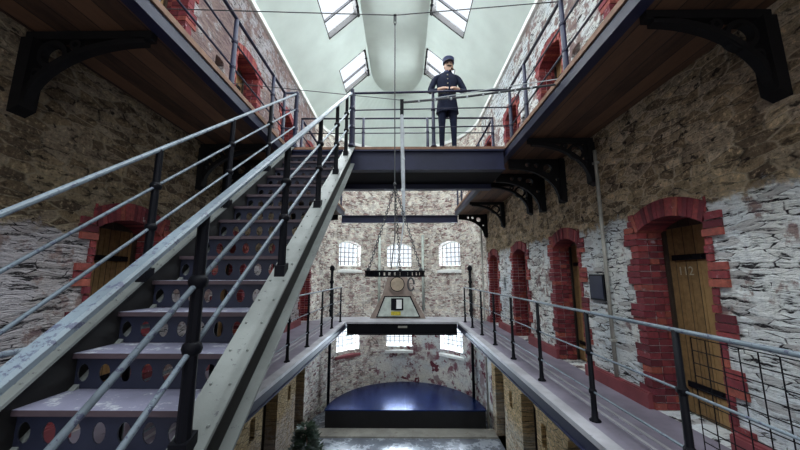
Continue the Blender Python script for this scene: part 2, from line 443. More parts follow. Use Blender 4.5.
# ------------------------------------------------------------------ walls with arched openings
def arched_wall(bm, P, u0, u1, z0, z1, ops, du=None, dz=None):
    """P(u,z,d) -> point; ops: (ua, ub, za, zb, rise, depth, closed)"""
    def quad(a, b, c, d): bm.faces.new([bm.verts.new(p) for p in (a, b, c, d)])
    def fill(ua, ub, za, zb):
        n = max(1, int(math.ceil((ub-ua)/du))) if du else 1
        for i in range(n):
            a = ua + (ub-ua)*i/n; b = ua + (ub-ua)*(i+1)/n
            quad(P(a, za, 0), P(b, za, 0), P(b, zb, 0), P(a, zb, 0))
    cols = {}
    for o in ops: cols.setdefault((o[0], o[1]), []).append(o)
    keys = sorted(cols); u = u0
    for k in keys:
        fill(u, k[0], z0, z1); u = k[1]
        z = z0
        for (ua, ub, za, zb, rise, dep, closed) in sorted(cols[k], key=lambda o: o[2]):
            if za > z: fill(ua, ub, z, za)
            N = 8
            arc = [(ua + (ub-ua)*i/N, zb - rise + rise*(1 - (2*i/N - 1)**2)) for i in range(N+1)]
            top = zb + 0.01
            for i in range(N):
                quad(P(arc[i][0], arc[i][1], 0), P(arc[i+1][0], arc[i+1][1], 0), P(arc[i+1][0], top, 0), P(arc[i][0], top, 0))
                quad(P(arc[i][0], arc[i][1], 0), P(arc[i+1][0], arc[i+1][1], 0), P(arc[i+1][0], arc[i+1][1], dep), P(arc[i][0], arc[i][1], dep))
                if closed: quad(P(arc[i][0], za, dep), P(arc[i+1][0], za, dep), P(arc[i+1][0], arc[i+1][1], dep), P(arc[i][0], arc[i][1], dep))
            for uu in (ua, ub):
                quad(P(uu, za, 0), P(uu, zb - rise, 0), P(uu, zb - rise, dep), P(uu, za, dep))
            for i in range(4):
                a = ua + (ub-ua)*i/4; b = ua + (ub-ua)*(i+1)/4
                quad(P(a, za, 0), P(b, za, 0), P(b, za, dep), P(a, za, dep))
            z = top
        fill(k[0], k[1], z, z1)
    fill(u, u1, z0, z1)

DW = 0.85
NEAR_R = [-3.55, -1.35, 0.75, 2.92, 5.05, 7.22, 9.40]
NEAR_L = [-3.45, -1.25, 0.95, 3.15, 5.35, 7.55, 9.75]
DEP = 0.40
def long_wall(name, X, nears, side, niches, mat, label):
    sg = 1 if side > 0 else -1
    P = lambda u, z, d: (X + sg*d, u, z)
    ops = []
    for y in nears:
        if y + DW > AY: pass
        ops += [(y, y+DW, GZ, GZ+2.05, 0.16, DEP, True), (y, y+DW, 0.0, 2.07, 0.13, DEP, True), (y, y+DW, UZ, UZ+2.05, 0.13, DEP, True)]
    for (y, z, w, h) in niches: ops.append((y, y+w, z, z+h, 0.02, 0.22, True))
    # niches share a column only with themselves
    bm = bmesh.new()
    arched_wall(bm, P, Y0, AY, GZ, 7.3, ops)
    o = link(name, bm, mat); tag(o, label, 'wall', kind='structure')
    return o
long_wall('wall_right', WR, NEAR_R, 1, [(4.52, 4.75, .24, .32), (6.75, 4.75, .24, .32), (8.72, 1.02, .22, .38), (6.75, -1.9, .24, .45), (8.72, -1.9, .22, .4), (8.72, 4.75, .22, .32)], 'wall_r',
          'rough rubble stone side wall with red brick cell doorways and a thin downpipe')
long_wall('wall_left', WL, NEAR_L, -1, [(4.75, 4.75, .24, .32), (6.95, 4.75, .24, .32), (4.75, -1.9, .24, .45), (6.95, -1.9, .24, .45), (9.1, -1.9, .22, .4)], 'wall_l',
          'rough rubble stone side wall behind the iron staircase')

# apse
def PA(u, z, d):
    r = AR + d
    return (AX + r*sin(u), AY + r*cos(u), z)
WIN_PHI = [-0.74, 0.0, 0.76]
ops = []
hw = 0.51/AR
for ph in WIN_PHI:
    ops.append((ph-hw, ph+hw, 1.80, 2.80, 0.16, 0.42, False))
    ops.append((ph-hw, ph+hw, -1.38, -0.50, 0.14, 0.42, False))
bm = bmesh.new()
arched_wall(bm, PA, -pi/2, pi/2, GZ, 7.3, ops, du=0.08)
tag(link('wall_back', bm, 'apse'), 'curved pale stone end wall with two rows of three arched windows', 'wall', kind='structure')
# end wall behind the camera, with a tall opening added for the fill light
bm = bmesh.new()
for a, b in [((WL, GZ), (-2.1, 7.0)), ((1.8, GZ), (WR, 7.0)), ((-2.1, GZ), (1.8, 0.8)), ((-2.1, 6.0), (1.8, 8.8))]:
    box(bm, (a[0], Y0-0.3, a[1]), (b[0], Y0, b[1]))
tag(link('wall_front', bm, 'wall_r'), 'stone end wall with one tall added fill-light opening behind the viewpoint', 'wall', kind='structure')
# ground
bm = bmesh.new()
box(bm, (WL-0.5, Y0-0.3, GZ-0.2), (WR+0.5, AY + AR + 0.5, GZ))
tag(link('floor', bm, 'ground'), 'blue grey ground floor slab of the hall', 'floor', kind='structure')
bm = bmesh.new()
box(bm, (WL+0.02, 10.08, GZ), (WR-0.02, AY, GZ+0.04))
tag(link('trim_1', bm, 'conc'), 'low pale concrete step in front of the black stage', 'step', kind='structure')
# ceiling
bm = bmesh.new()
def cquad(pts): bm.faces.new([bm.verts.new(p) for p in pts])
ybr = [Y0]
for y in SKY_ROWS: ybr += [y, y+SKY_LEN]
ybr.append(AY)
for s in (-1, 1):
    xa, xb = SKX[s]
    xs = [WL, xa, xb, RLX] if s < 0 else [RRX, xa, xb, WR]
    for i in range(len(ybr)-1):
        hole_row = i % 2 == 1
        for j in range(3):
            if hole_row and j == 1: continue
            x0, x1 = xs[j], xs[j+1]
            cquad([(x0, ybr[i], roofz(x0)), (x1, ybr[i], roofz(x1)), (x1, ybr[i+1], roofz(x1)), (x0, ybr[i+1], roofz(x0))])
cquad([(RLX, Y0, RZ), (RRX, Y0, RZ), (RRX, AY, RZ), (RLX, AY, RZ)])
N = 32
cx2, rx2 = (RLX+RRX)/2, (RRX-RLX)/2
prev = None
for i in range(N+1):
    f = -pi/2 + pi*i/N
    a = (AX + AR*sin(f), AY + AR*cos(f), EZ); b = (cx2 + rx2*sin(f), AY + 1.55*cos(f), RZ)
    if prev:
        cquad([prev[0], a, b, prev[1]]); cquad([prev[1], b, (cx2, AY, RZ)] )
    prev = (a, b)
tag(link('ceiling', bm, 'ceiling'), 'pale mint sloping plaster ceiling with roof lights', 'ceiling', kind='structure')
# cornices
def cornice(name, fn, n, label):
    bm = bmesh.new()
    for i in range(n):
        a0, b0 = fn(i/n); a1, b1 = fn((i+1)/n)
        hexa(bm, [a0, b0, b1, a1] and [(*a0, EZ-0.10), (*b0, EZ-0.10), (*b1, EZ-0.10), (*a1, EZ-0.10), (*a0, EZ+0.02), (*b0, EZ+0.02), (*b1, EZ+0.02), (*a1, EZ+0.02)])
    tag(link(name, bm, 'white'), label, 'cornice', kind='structure')
cornice('trim_2', lambda t: ((WL, Y0+(AY-Y0)*t), (WL+0.07, Y0+(AY-Y0)*t)), 1, 'white cornice above the stair side wall')
cornice('trim_3', lambda t: ((WR, Y0+(AY-Y0)*t), (WR-0.07, Y0+(AY-Y0)*t)), 1, 'white cornice above the wall facing the stairs')
cornice('trim_4', lambda t: ((AX+AR*sin(pi*(t-.5)), AY+AR*cos(pi*(t-.5))), (AX+(AR-0.06)*sin(pi*(t-.5)), AY+(AR-0.06)*cos(pi*(t-.5)))), 30, 'white curved cornice of the rounded end')

# skylights
WORDN = ['nearest', 'second', 'third', 'fourth', 'fifth', 'farthest']
wi = 0
for r, yy in enumerate(SKY_ROWS):
    for s in (-1, 1):
        wi += 1
        xa, xb = SKX[s]
        d = Vector((xb-xa, 0, roofz(xb)-roofz(xa))); L = d.length; d.normalize()
        nrm = Vector((-d.z, 0, d.x))
        def Q(u, y, h): 
            p = Vector((xa, y, roofz(xa))) + d*u + nrm*h
            return (p.x, p.y, p.z)
        def bar(bm, u0, u1, y0, y1, h0, h1):
            hexa(bm, [Q(u0,y0,h0), Q(u1,y0,h0), Q(u1,y1,h0), Q(u0,y1,h0), Q(u0,y0,h1), Q(u1,y0,h1), Q(u1,y1,h1), Q(u0,y1,h1)])
        root = empty('window_%d' % wi, (0, 0, 0), 'roof light in the %s slope, row %s' % ('stair side' if s < 0 else 'opposite', WORDN[r]), 'roof light', kind='structure')
        y0, y1 = yy, yy+SKY_LEN
        bm = bmesh.new()
        top_u = (L-0.07, L) if s < 0 else (0, 0.07)
        bar(bm, top_u[0], top_u[1], y0, y1, -0.05, 0.14)
        bot_u = (0, 0.025) if s < 0 else (L-0.025, L)
        bar(bm, bot_u[0], bot_u[1], y0, y1, 0, 0.14)
        bar(bm, 0, L, y1-0.045, y1, -0.015, 0.14); bar(bm, 0, L, y0, y0+0.03, 0, 0.14)
        link('window_frame', bm, 'iron_soffit', root)
        bm = bmesh.new(); bar(bm, 0, L, (y0+y1)/2+.1, (y0+y1)/2+0.135, 0.03, 0.09); link('glazing_bar', bm, 'black', root)
        bm = bmesh.new(); bar(bm, 0.02, L-0.02, y0+0.02, y1-0.02, 0.10, 0.105); link('window_glass', bm, 'glass', root)
        bm = bmesh.new()
        hu = L-0.06 if s < 0 else 0.06
        for yk in (y0+0.35, y1-0.35):
            bar(bm, hu-0.04, hu+0.04, yk-0.03, yk+0.03, -0.09, -0.03)
        link('window_hinge', bm, 'black', root)
# apse windows
names = {0: 'window beside the stair side corner', 1: 'window in the middle of the curve', 2: 'window toward the pipe side corner'}
for lev, (za, zb) in enumerate([(1.80, 2.80), (-1.38, -0.50)]):
    for i, ph in enumerate(WIN_PHI):
        wi += 1
        lab = ('arched barred %s, upper row' if lev == 0 else 'arched barred %s, lower row at stage level') % names[i]
        root = empty('window_%d' % wi, (0, 0, 0), lab, 'window', kind='structure')
        bm = bmesh.new()
        n = 8; D = 0.34
        def arcz(t): return zb - (0.16 if lev == 0 else 0.14) + (0.16 if lev == 0 else 0.14)*(1-(2*t-1)**2)
        for k in range(n):
            t0, t1 = k/n, (k+1)/n
            a0, a1 = ph-hw+2*hw*t0, ph-hw+2*hw*t1
            hexa(bm, [PA(a0, arcz(t0)-0.05, D), PA(a1, arcz(t1)-0.05, D), PA(a1, arcz(t1)-0.05, D+0.05), PA(a0, arcz(t0)-0.05, D+0.05),
                      PA(a0, arcz(t0), D), PA(a1, arcz(t1), D), PA(a1, arcz(t1), D+0.05), PA(a0, arcz(t0), D+0.05)])
        for a, b in [(ph-hw, ph-hw+0.016), (ph+hw-0.016, ph+hw)]:
            hexa(bm, [PA(a, za, D), PA(b, za, D), PA(b, za, D+.05), PA(a, za, D+.05), PA(a, zb-.14, D), PA(b, zb-.14, D), PA(b, zb-.14, D+.05), PA(a, zb-.14, D+.05)])
        hexa(bm, [PA(ph-hw, za, D), PA(ph+hw, za, D), PA(ph+hw, za, D+.05), PA(ph-hw, za, D+.05), PA(ph-hw, za+.04, D), PA(ph+hw, za+.04, D), PA(ph+hw, za+.04, D+.05), PA(ph-hw, za+.04, D+.05)])
        link('window_frame', bm, 'white', root)
        bm = bmesh.new()
        for k in range(1, 6):
            a = ph-hw+2*hw*k/6; e = 0.0042
            hexa(bm, [PA(a-e, za, D+.01), PA(a+e, za, D+.01), PA(a+e, za, D+.03), PA(a-e, za, D+.03), PA(a-e, arcz(k/6), D+.01), PA(a+e, arcz(k/6), D+.01), PA(a+e, arcz(k/6), D+.03), PA(a-e, arcz(k/6), D+.03)])
        for k in range(1, 5):
            z = za + (zb-za-.08)*k/5
            hexa(bm, [PA(ph-hw, z-.012, D), PA(ph+hw, z-.012, D), PA(ph+hw, z-.012, D+.02), PA(ph-hw, z-.012, D+.02), PA(ph-hw, z+.012, D), PA(ph+hw, z+.012, D), PA(ph+hw, z+.012, D+.02), PA(ph-hw, z+.012, D+.02)])
        link('window_bars', bm, 'wire', root)
        bm = bmesh.new()
        bm.faces.new([bm.verts.new(PA(a, z, D+.04)) for a, z in [(ph-hw, za), (ph+hw, za)]] + [bm.verts.new(PA(ph-hw+2*hw*k/8, arcz(k/8), D+.04)) for k in range(8, -1, -1)])
        link('window_glass', bm, 'glass', root)
        bm = bmesh.new()
        # sloping sill
        w2 = hw*1.12
        hexa(bm, [PA(ph-w2, za-.26, -0.03), PA(ph+w2, za-.26, -.03), PA(ph+hw, za-.10, D), PA(ph-hw, za-.10, D),
                  PA(ph-w2, za-.17, -0.03), PA(ph+w2, za-.17, -.03), PA(ph+hw, za+.03, D), PA(ph-hw, za+.03, D)])
        link('window_sill', bm, 'redpaint' if (lev == 1 and i == 0) else 'white', root)

# ------------------------------------------------------------------ door surrounds and doors
def wall_box(bm, X, sg, u0, u1, z0, z1, d0, d1):
    xs = sorted((X + sg*d0, X + sg*d1))
    box(bm, (xs[0], u0, z0), (xs[1], u1, z1))
def brick_surround(X, sg, y, z0, crown, rise, rnd):
    bm = bmesh.new()
    h = 0.076; top = z0 + crown - rise
    n = int(round((top - z0)/h)); h = (top-z0)/n
    for side in (0, 1):
        for k in range(n + 3):
            long_ = (k//3) % 2 == 0
            L = ((0.20 if side else 0.17) if long_ else (0.12 if side else 0.045)) + rnd.uniform(-.012, .012)
            za = z0 + k*h + .004; zb = z0 + (k+1)*h - .004
            pr = rnd.uniform(.012, .03)
            inn = rnd.uniform(.006, .016) if k < n else -0.03
            if side == 0: wall_box(bm, X, sg, y-L, y+inn, za, zb, -pr, 0.10)
            else: wall_box(bm, X, sg, y+DW-inn, y+DW+L, za, zb, -pr, 0.10)
            if k < n:
                for dd in (0.11, 0.215):
                    if side == 0: wall_box(bm, X, sg, y-.05, y+rnd.uniform(.006, .016), za, zb, dd, dd+0.10)
                    else: wall_box(bm, X, sg, y+DW-rnd.uniform(.006, .016), y+DW+.05, za, zb, dd, dd+0.10)
    # voussoirs
    nv = 17
    def arc(t): 
        return Vector((y + DW*t, top + rise*(1-(2*t-1)**2)))
    for k in range(nv):
        t0, t1 = (k+.05)/nv, (k+.95)/nv
        a, b = arc(t0), arc(t1)
        na = Vector((0.32*(2*t0-1), 1)).normalized(); nb = Vector((0.32*(2*t1-1), 1)).normalized()
        a = a - na*0.012; b = b - nb*0.012
        a2, b2 = a + na*0.19, b + nb*0.19
        xs = [X - sg*rnd.uniform(.014, .03), X + sg*0.32]
        hexa(bm, [(xs[0], a.x, a.y), (xs[1], a.x, a.y), (xs[1], b.x, b.y), (xs[0], b.x, b.y), (xs[0], a2.x, a2.y), (xs[1], a2.x, a2.y), (xs[1], b2.x, b2.y), (xs[0], b2.x, b2.y)])
    return bm
def door(num, X, sg, y, z0, crown, mat, label, bricks=True, ajar=False, text=None):
    rnd = random.Random(num*13+5)
    root = empty('door_%d' % num, (0, 0, 0), label, 'door', kind='structure')
    if bricks:
        link('brick_surround', brick_surround(X, sg, y, z0, crown, 0.13, rnd), 'brick', root)
    bm = bmesh.new()
    d0 = 0.30 if not ajar else 0.30
    nb = 6
    for k in range(nb):
        a = y+.05 + (DW-.10)*k/nb; b = y+.05 + (DW-.10)*(k+1)/nb
        wall_box(bm, X, sg, a+.003, b-.003, z0+.02, z0+crown-0.13+.06, d0, d0+.05)
    link('door_leaf', bm, mat, root)
    bm = bmesh.new()
    for a, b in [(y+.012, y+.05), (y+DW-.05, y+DW-.012)]:
        wall_box(bm, X, sg, a, b, z0+.005, z0+crown-.13+.02, d0-.03, d0+.06)
    wall_box(bm, X, sg, y+.012, y+DW-.012, z0+crown-.10, z0+crown-.02, d0-.03, d0+.06)
    link('door_frame', bm, 'doordark', root)
    for zz in (0.28, 1.61):
        bm = bmesh.new(); wall_box(bm, X, sg, y+.06, y+DW-.10, z0+zz, z0+zz+.06, d0-.015, d0)
        for k in range(5):
            ball(bm, (X+sg*(d0-.018), y+.12+.13*k, z0+zz+.03), .014, 6)
        link('strap_hinge', bm, 'black', root)
    bm = bmesh.new(); wall_box(bm, X, sg, y+.07, y+.17, z0+1.02, z0+1.18, d0-.03, d0)
    tube(bm, [(X+sg*(d0-.03), y+.12, z0+1.10), (X+sg*(d0-.07), y+.12, z0+1.10)], .018)
    link('door_lock', bm, 'black', root)
    if text:
        cu = bpy.data.curves.new('t', 'FONT'); cu.body = text; cu.size = 0.13; cu.extrude = 0.001
        to = bpy.data.objects.new('t', cu); C.objects.link(to)
        me = bpy.data.meshes.new_from_object(to.evaluated_get(bpy.context.evaluated_depsgraph_get()))
        bpy.data.objects.remove(to); me.materials.clear(); me.materials.append(M['chalk'])
        o = bpy.data.objects.new('door_number', me); C.objects.link(o); o.parent = root
        # reads along -y when seen from inside the hall
        o.matrix_local = Matrix(((0, 0, -1, X+sg*(d0-.004)), (-1, 0, 0, y+.70), (0, 1, 0, z0+1.45), (0, 0, 0, 1)))
    return root
num = 0
ORD = ['', '', 'out of view', 'nearest', 'second', 'third', 'farthest']
for sg, X, nears, sname in [(1, WR, NEAR_R, 'on the walkway with the mesh panel'), (-1, WL, NEAR_L, 'on the stair side walkway')]:
    for i, y in enumerate(nears):
        if i < 2: continue
        for z0, cr, lev in [(0.0, 2.07, 'middle floor'), (UZ, 2.05, 'top gallery'), (GZ, 2.05, 'ground floor')]:
            num += 1
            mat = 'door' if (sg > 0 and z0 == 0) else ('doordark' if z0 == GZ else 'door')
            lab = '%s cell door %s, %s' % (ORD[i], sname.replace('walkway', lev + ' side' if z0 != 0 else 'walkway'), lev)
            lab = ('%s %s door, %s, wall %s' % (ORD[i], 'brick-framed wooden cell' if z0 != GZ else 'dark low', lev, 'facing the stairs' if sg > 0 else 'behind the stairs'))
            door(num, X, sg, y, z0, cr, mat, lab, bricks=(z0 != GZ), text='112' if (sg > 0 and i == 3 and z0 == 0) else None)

# red plinths between the doors on the middle floor
for X, sg, nears, nm in [(WR, 1, NEAR_R, 'right'), (WL, -1, NEAR_L, 'left')]:
    bm = bmesh.new()
    ys = [Y0] + sum([[y-.02, y+DW+.02] for y in nears], []) + [AY-.02]
    for i in range(0, len(ys), 2):
        a, b = ys[i], ys[i+1]
        if b-a < .05: continue
        wall_box(bm, X, sg, a, b, 0.0, 0.15, -0.07, 0.0)
        wall_box(bm, X, sg, a+.01, b-.01, 0.15, 0.165, -0.05, 0.0)
        if a > Y0+.1: wall_box(bm, X, sg, a, a+.03, 0.0, 0.15, 0.0, 0.29)
    tag(link('baseboard_'+nm, bm, 'redpaint'), 'low red painted plinth along the foot of the wall, %s side' % ('mesh panel' if sg > 0 else 'stair'), 'plinth', kind='structure')

# ------------------------------------------------------------------ galleries
RE_U, LE_U, RE_M, LE_M = 1.78, -2.00, 1.75, -1.83
def gallery(name, label, edge, wall, z, y0, y1, under, top_mat, sg):
    root = empty(name, (0, 0, 0), label, 'gallery')
    x0, x1 = sorted((edge, wall))
    bm = bmesh.new(); box(bm, (x0, y0, z-.05), (x1, y1, z)); link('deck', bm, top_mat, root)
    bm = bmesh.new()
    a, b = sorted((edge, edge - sg*-0.02))
    bm.free()
    inner0, inner1 = (edge+.03, wall-.01) if sg > 0 else (wall+.01, edge-.03)
    bm = bmesh.new(); box(bm, (inner0, y0, z-.18), (inner1, y1, z-.055)); link('soffit_boards', bm, under, root)
    bm = bmesh.new()
    xs = sorted((edge-sg*.03, edge+sg*.03)); 
    box(bm, (xs[0], y0, z-.18), (xs[1], y1, z-.055)); 
    xs = sorted((edge-sg*.055, edge+sg*.05)); box(bm, (xs[0], y0, z-.20), (xs[1], y1, z-.18)); 
    link('edge_beam', bm, 'navy', root)
    bm = bmesh.new(); xs = sorted((edge-sg*.045, edge+sg*.10)); box(bm, (xs[0], y0, z-.05), (xs[1], y1, z+.006))
    link('edge_nosing', bm, 'woodedge' if z > 1 else 'kerb', root)
    if z < 1:
        bm = bmesh.new()
        for off in (.34, .46):
            xs = sorted((edge+sg*off, edge+sg*(off+.03))); box(bm, (xs[0], y0, z), (xs[1], y1, z+.012))
        link('floor_strip', bm, 'kerb', root)
    return root
gallery('gallery', 'upper gallery on big brackets above the mesh-panel walkway', RE_U, WR, UZ, Y0, AY, 'soffit_x', 'soffit_x', 1)
gallery('gallery', 'upper gallery above the staircase, brown boarded underside', LE_U, WL, UZ, Y0, AY, 'soffit_x', 'soffit_x', -1)
gallery('gallery', 'grey middle walkway past the ochre cell doors, mesh panel on its rail', RE_M, WR, 0, Y0, AY-.0, 'soffit_x', 'slab', 1)
gallery('gallery', 'grey middle walkway on the stair side, half hidden by the stairs', LE_M, WL, 0, Y0, AY-.0, 'soffit_x', 'slab', -1)

# brackets
def bracket(X, sg, y, label, w, plate=False, h=0.66, th=0.07):
    o = empty('gallery_bracket', (X, y, UB-.02), label, 'bracket', 'cast iron brackets under the upper galleries')
    S = lambda x, z: (-sg*x, z)
    if not plate:
        bm = bmesh.new()
        ribbon(bm, [S(0.0, -.035), S(w-.03, -.035)], .07, -th/2, th/2)
        link('top_bar', bm, 'iron_soffit', o)
        bm = bmesh.new(); prism(bm, [S(0, -.07), S(.10, -.07), S(.085, -h), S(0.0, -h-.05)], 1, -th*.9, th*.9)
        link('wall_bar', bm, 'iron_soffit', o)
        bm = bmesh.new()
        pts = [S(.06 + (w-.14)*(1-cos(pi/2*t)), -h+.02 + (h-.10)*sin(pi/2*t)) for t in [k/12 for k in range(13)]]
        ribbon(bm, pts, .048, -th/2, th/2); link('curved_arm', bm, 'iron_soffit', o)
        bm = bmesh.new()
        cx, cz, r = .235, -.20, .105
        ribbon(bm, [S(cx + r*cos(2*pi*k/20), cz + r*sin(2*pi*k/20)) for k in range(21)], .035, -th/2.4, th/2.4)
        link('ring', bm, 'iron_soffit', o)
        bm = bmesh.new()
        cx, cz, r = .125, -.37, .04
        ribbon(bm, [S(cx + r*cos(2*pi*k/14), cz + r*sin(2*pi*k/14)) for k in range(15)], .025, -th/2.6, th/2.6)
        link('small_ring', bm, 'iron_soffit', o); bm = bmesh.new()
        cx, cz, r = .41, -.115, .035
        ribbon(bm, [S(cx + r*cos(2*pi*k/14), cz + r*sin(2*pi*k/14)) for k in range(15)], .025, -th/2.6, th/2.6)
        link('small_ring', bm, 'iron_soffit', o)
    return o
def gusset(X, sg, y, label, w, ztop, h=0.72):
    o = empty('bridge_bracket', (X, y, ztop), label, 'bracket', 'pierced plate brackets under the bridges')
    out = [(0, 0), (-sg*w, 0), (-sg*w, -.16)] + [(-sg*(w-.06 - (w-.17)*sin(pi/2*t)), -h + (h-.17)*cos(pi/2*t)) for t in [k/12 for k in range(13)]] + [(0, -h)]
    holes = [ring_pts(-sg*.28, -.17, .075, .075), ring_pts(-sg*.47, -.11, .042, .042), ring_pts(-sg*.62, -.10, .04, .04), ring_pts(-sg*.13, -.36, .03, .03)]
    me = holed_plate('plate', out, holes, .06, 'iron_soffit')
    p = bpy.data.objects.new('pierced_plate', me); C.objects.link(p); p.parent = o
    p.rotation_euler = (pi/2, 0, 0)
    bm = bmesh.new(); xs = sorted((0, -sg*.09)); box(bm, (xs[0], -.07, -h-.04), (xs[1], .07, 0)); link('wall_bar', bm, 'iron_soffit', o)
    return o
BY = [2.18, 4.46, 6.75, 8.6]
BN = ['nearest of those in view', 'just before the bridge', 'just beyond the bridge', 'nearest the curved end wall']
for i, y in enumerate(BY):
    bracket(WR, 1, y, 'arched iron bracket on the wall facing the stairs, ' + BN[i], WR-RE_U-.02)
    bracket(WL, -1, y + .17, 'arched iron bracket on the wall behind the stairs, ' + BN[i], -WL+LE_U-.02)
for sg, X, nm in [(1, WR, 'facing the stairs'), (-1, WL, 'behind the stairs')]:
    for y, nn in [(5.32, 'front beam of the footbridge'), (6.12, 'rear beam of the footbridge'), (10.40, 'far tie beam')]:
        gusset(X, sg, y, 'pierced plate bracket under the %s, wall %s' % (nn, nm), .93, UB-.02)

# ------------------------------------------------------------------ footbridge, tie beam, lower bridge
BY0, BY1 = 5.20, 6.20
br = empty('footbridge', (0, 0, 0), 'iron footbridge crossing the hall at the top of the stairs', 'bridge')
bm = bmesh.new(); box(bm, (LE_U+.06, BY0, UZ-.045), (RE_U-.06, BY1, UZ-.002)); link('deck', bm, 'woodedge', br)
for nm, y in [('front_beam', 5.25), ('rear_beam', 6.10)]:
    bm = bmesh.new()
    z1 = UZ-.06; z0 = 3.22 if y < 5.5 else 3.12
    box(bm, (LE_U+.06, y-.02, z0), (RE_U-.06, y+.02, z1))
    box(bm, (LE_U+.06, y-.075, z1-.025), (RE_U-.06, y+.075, z1)); box(bm, (LE_U+.06, y-.075, z0-.02), (RE_U-.06, y+.075, z0+.006))
    link(nm, bm, 'navy', br)
bm = bmesh.new(); box(bm, (LE_U+.06, 5.335, 3.20), (RE_U-.06, 6.02, 3.23)); link('underside_plate', bm, 'iron_soffit', br)
tb = bmesh.new()
box(tb, (LE_U-.02, 10.38, 3.17), (RE_U+.02, 10.42, 3.37)); box(tb, (LE_U-.02, 10.33, 3.37), (RE_U+.02, 10.47, 3.39)); box(tb, (LE_U-.02, 10.33, 3.15), (RE_U+.02, 10.47, 3.17))
tag(link('tie_beam', tb, 'navy'), 'navy iron tie beam spanning the hall before the curved end wall', 'beam')
lb = empty('lower_footbridge', (0, 0, 0), 'pale decked lower bridge joining the two middle walkways at the far end', 'bridge')
LB0, LB1 = 10.38, 11.6
bm = bmesh.new()
pts = [(LE_M+.05, LB0), (RE_M-.05, LB0), (RE_M-.05, AY+.01), (AX+2.8, AY+.01), (AX+2.5, LB1), (AX-2.5, LB1), (AX-2.8, AY+.01), (LE_M+.05, AY+.01)]
prism(bm, pts, 2, -.06, -.002); link('deck', bm, 'kerb', lb)
bm = bmesh.new()
box(bm, (LE_M+.06, LB0+.04, -.36), (RE_M-.06, LB0+.08, -.06)); box(bm, (LE_M+.06, LB0, -.40), (RE_M-.06, LB0+.14, -.36))
link('front_beam', bm, 'black', lb)
bm = bmesh.new(); box(bm, (-.16, LB0+.025, -.19), (.13, LB0+.04, -.13)); link('name_plate', bm, 'pipe', lb)

# ------------------------------------------------------------------ railings
def post_mesh(h, heights, r=.022, mi=0):
    bm = bmesh.new()
    lathe(bm, [(.055, 0), (.055, .012), (r*1.5, .03), (r*1.25, .10), (r, h)], n=10)
    me = bpy.data.meshes.new('post'); bmesh.ops.recalc_face_normals(bm, faces=bm.faces); bm.to_mesh(me); bm.free()
    me.materials.append(M['black']); 
    for p in me.polygons: p.use_smooth = True
    return me
POSTM = post_mesh(1.065, (.28, .66))
me_n = POSTM.copy(); me_n.materials.clear(); me_n.materials.append(M['navy']); POSTN = me_n
COLLAR = {}
for mn in ('black', 'navy'):
    bm = bmesh.new(); ball(bm, (0, 0, 0), .040, 8); me_c = bpy.data.meshes.new('collar'); bm.to_mesh(me_c); bm.free()
    me_c.materials.append(M[mn]); COLLAR[M[mn].name] = me_c
def railing(name, label, posts, z, pts, rail_mat, post_me, heights=(.28, .66, 1.065), r=.010, rtop=.016, group=None):
    root = empty(name, (0, 0, 0), label, 'railing', group)
    for (x, y) in posts:
        o = bpy.data.objects.new('post', post_me); C.objects.link(o); o.parent = root; o.location = (x, y, z)
        for h in heights[:2]:
            c = bpy.data.objects.new('collar', COLLAR[post_me.materials[0].name]); C.objects.link(c); c.parent = o; c.location = (0, 0, h)
    for h in heights:
        bm = bmesh.new(); tube(bm, [(x, y, z+h) for x, y in pts], rtop if h == heights[-1] else r, 8)
        link('rail', bm, rail_mat, root, smooth=True)
    return root
yl = [-2.2, -1.05, .1, 1.25, 2.38, 3.5, 4.75, 5.9, 7.03, 8.15, 9.25, 10.3]
railing('walkway_railing', 'long black railing of the middle walkway past the ochre doors', [(1.93, y) for y in yl], 0, [(1.93, -2.2), (1.93, 10.3)], 'rail', POSTM)
yl2 = [4.5, 5.67, 6.81, 7.95, 9.1, 10.3]
railing('walkway_railing', 'black railing of the middle walkway seen under the staircase', [(-1.96, y) for y in [-2.2, -1.05, .1, 1.25, 2.38, 3.45]+yl2], 0, [(-1.96, -2.2), (-1.96, 10.3)], 'rail', POSTM)
UH = (.34, .68, 1.0)
POSTU = post_mesh(1.0, (.34, .68), r=.026); POSTU.materials.clear(); POSTU.materials.append(M['navy'])
railing('gallery_railing', 'navy gallery railing above the mesh-panel side, before the footbridge', [(1.84, y) for y in (-2.4, -1.3, -.15, 1.0, 2.15, 3.3, 4.45, 5.12)], UZ, [(1.84, -2.4), (1.84, 5.12)], 'navy', POSTU, UH, .012, .022)
railing('gallery_railing', 'navy gallery railing above the mesh-panel side, beyond the footbridge', [(1.84, y) for y in (6.2, 7.4, 8.6, 9.8, 10.5)], UZ, [(1.84, 6.2), (1.84, 10.5)], 'navy', POSTU, UH, .012, .022)
railing('gallery_railing', 'navy gallery railing above the staircase, up to its top newel', [(-2.08, y) for y in (-2.4, -1.2, 0.0, 1.2, 2.35, 3.55, 4.72)] + [(-2.08, 5.2)], UZ, [(-2.08, -2.4), (-2.08, 5.2), (-1.86, 5.2)], 'navy', POSTU, UH, .012, .022)
railing('gallery_railing', 'navy gallery railing on the stair side, beyond the footbridge', [(-2.08, y) for y in (6.2, 7.4, 8.6, 9.8, 10.5)], UZ, [(-2.08, 6.2), (-2.08, 10.5)], 'navy', POSTU, UH, .012, .022)
railing('bridge_railing', 'front railing of the footbridge, where the guard rests his hands', [(-.86, 5.22), (.53, 5.22)], UZ, [(-.86, 5.22), (1.84, 5.14)], 'navy', POSTU, UH, .011, .02)
railing('bridge_railing', 'rear railing of the footbridge, behind the guard', [(-.8, 6.12), (.5, 6.12)], UZ, [(-2.08, 6.14), (1.84, 6.14)], 'navy', POSTU, UH, .011, .018)

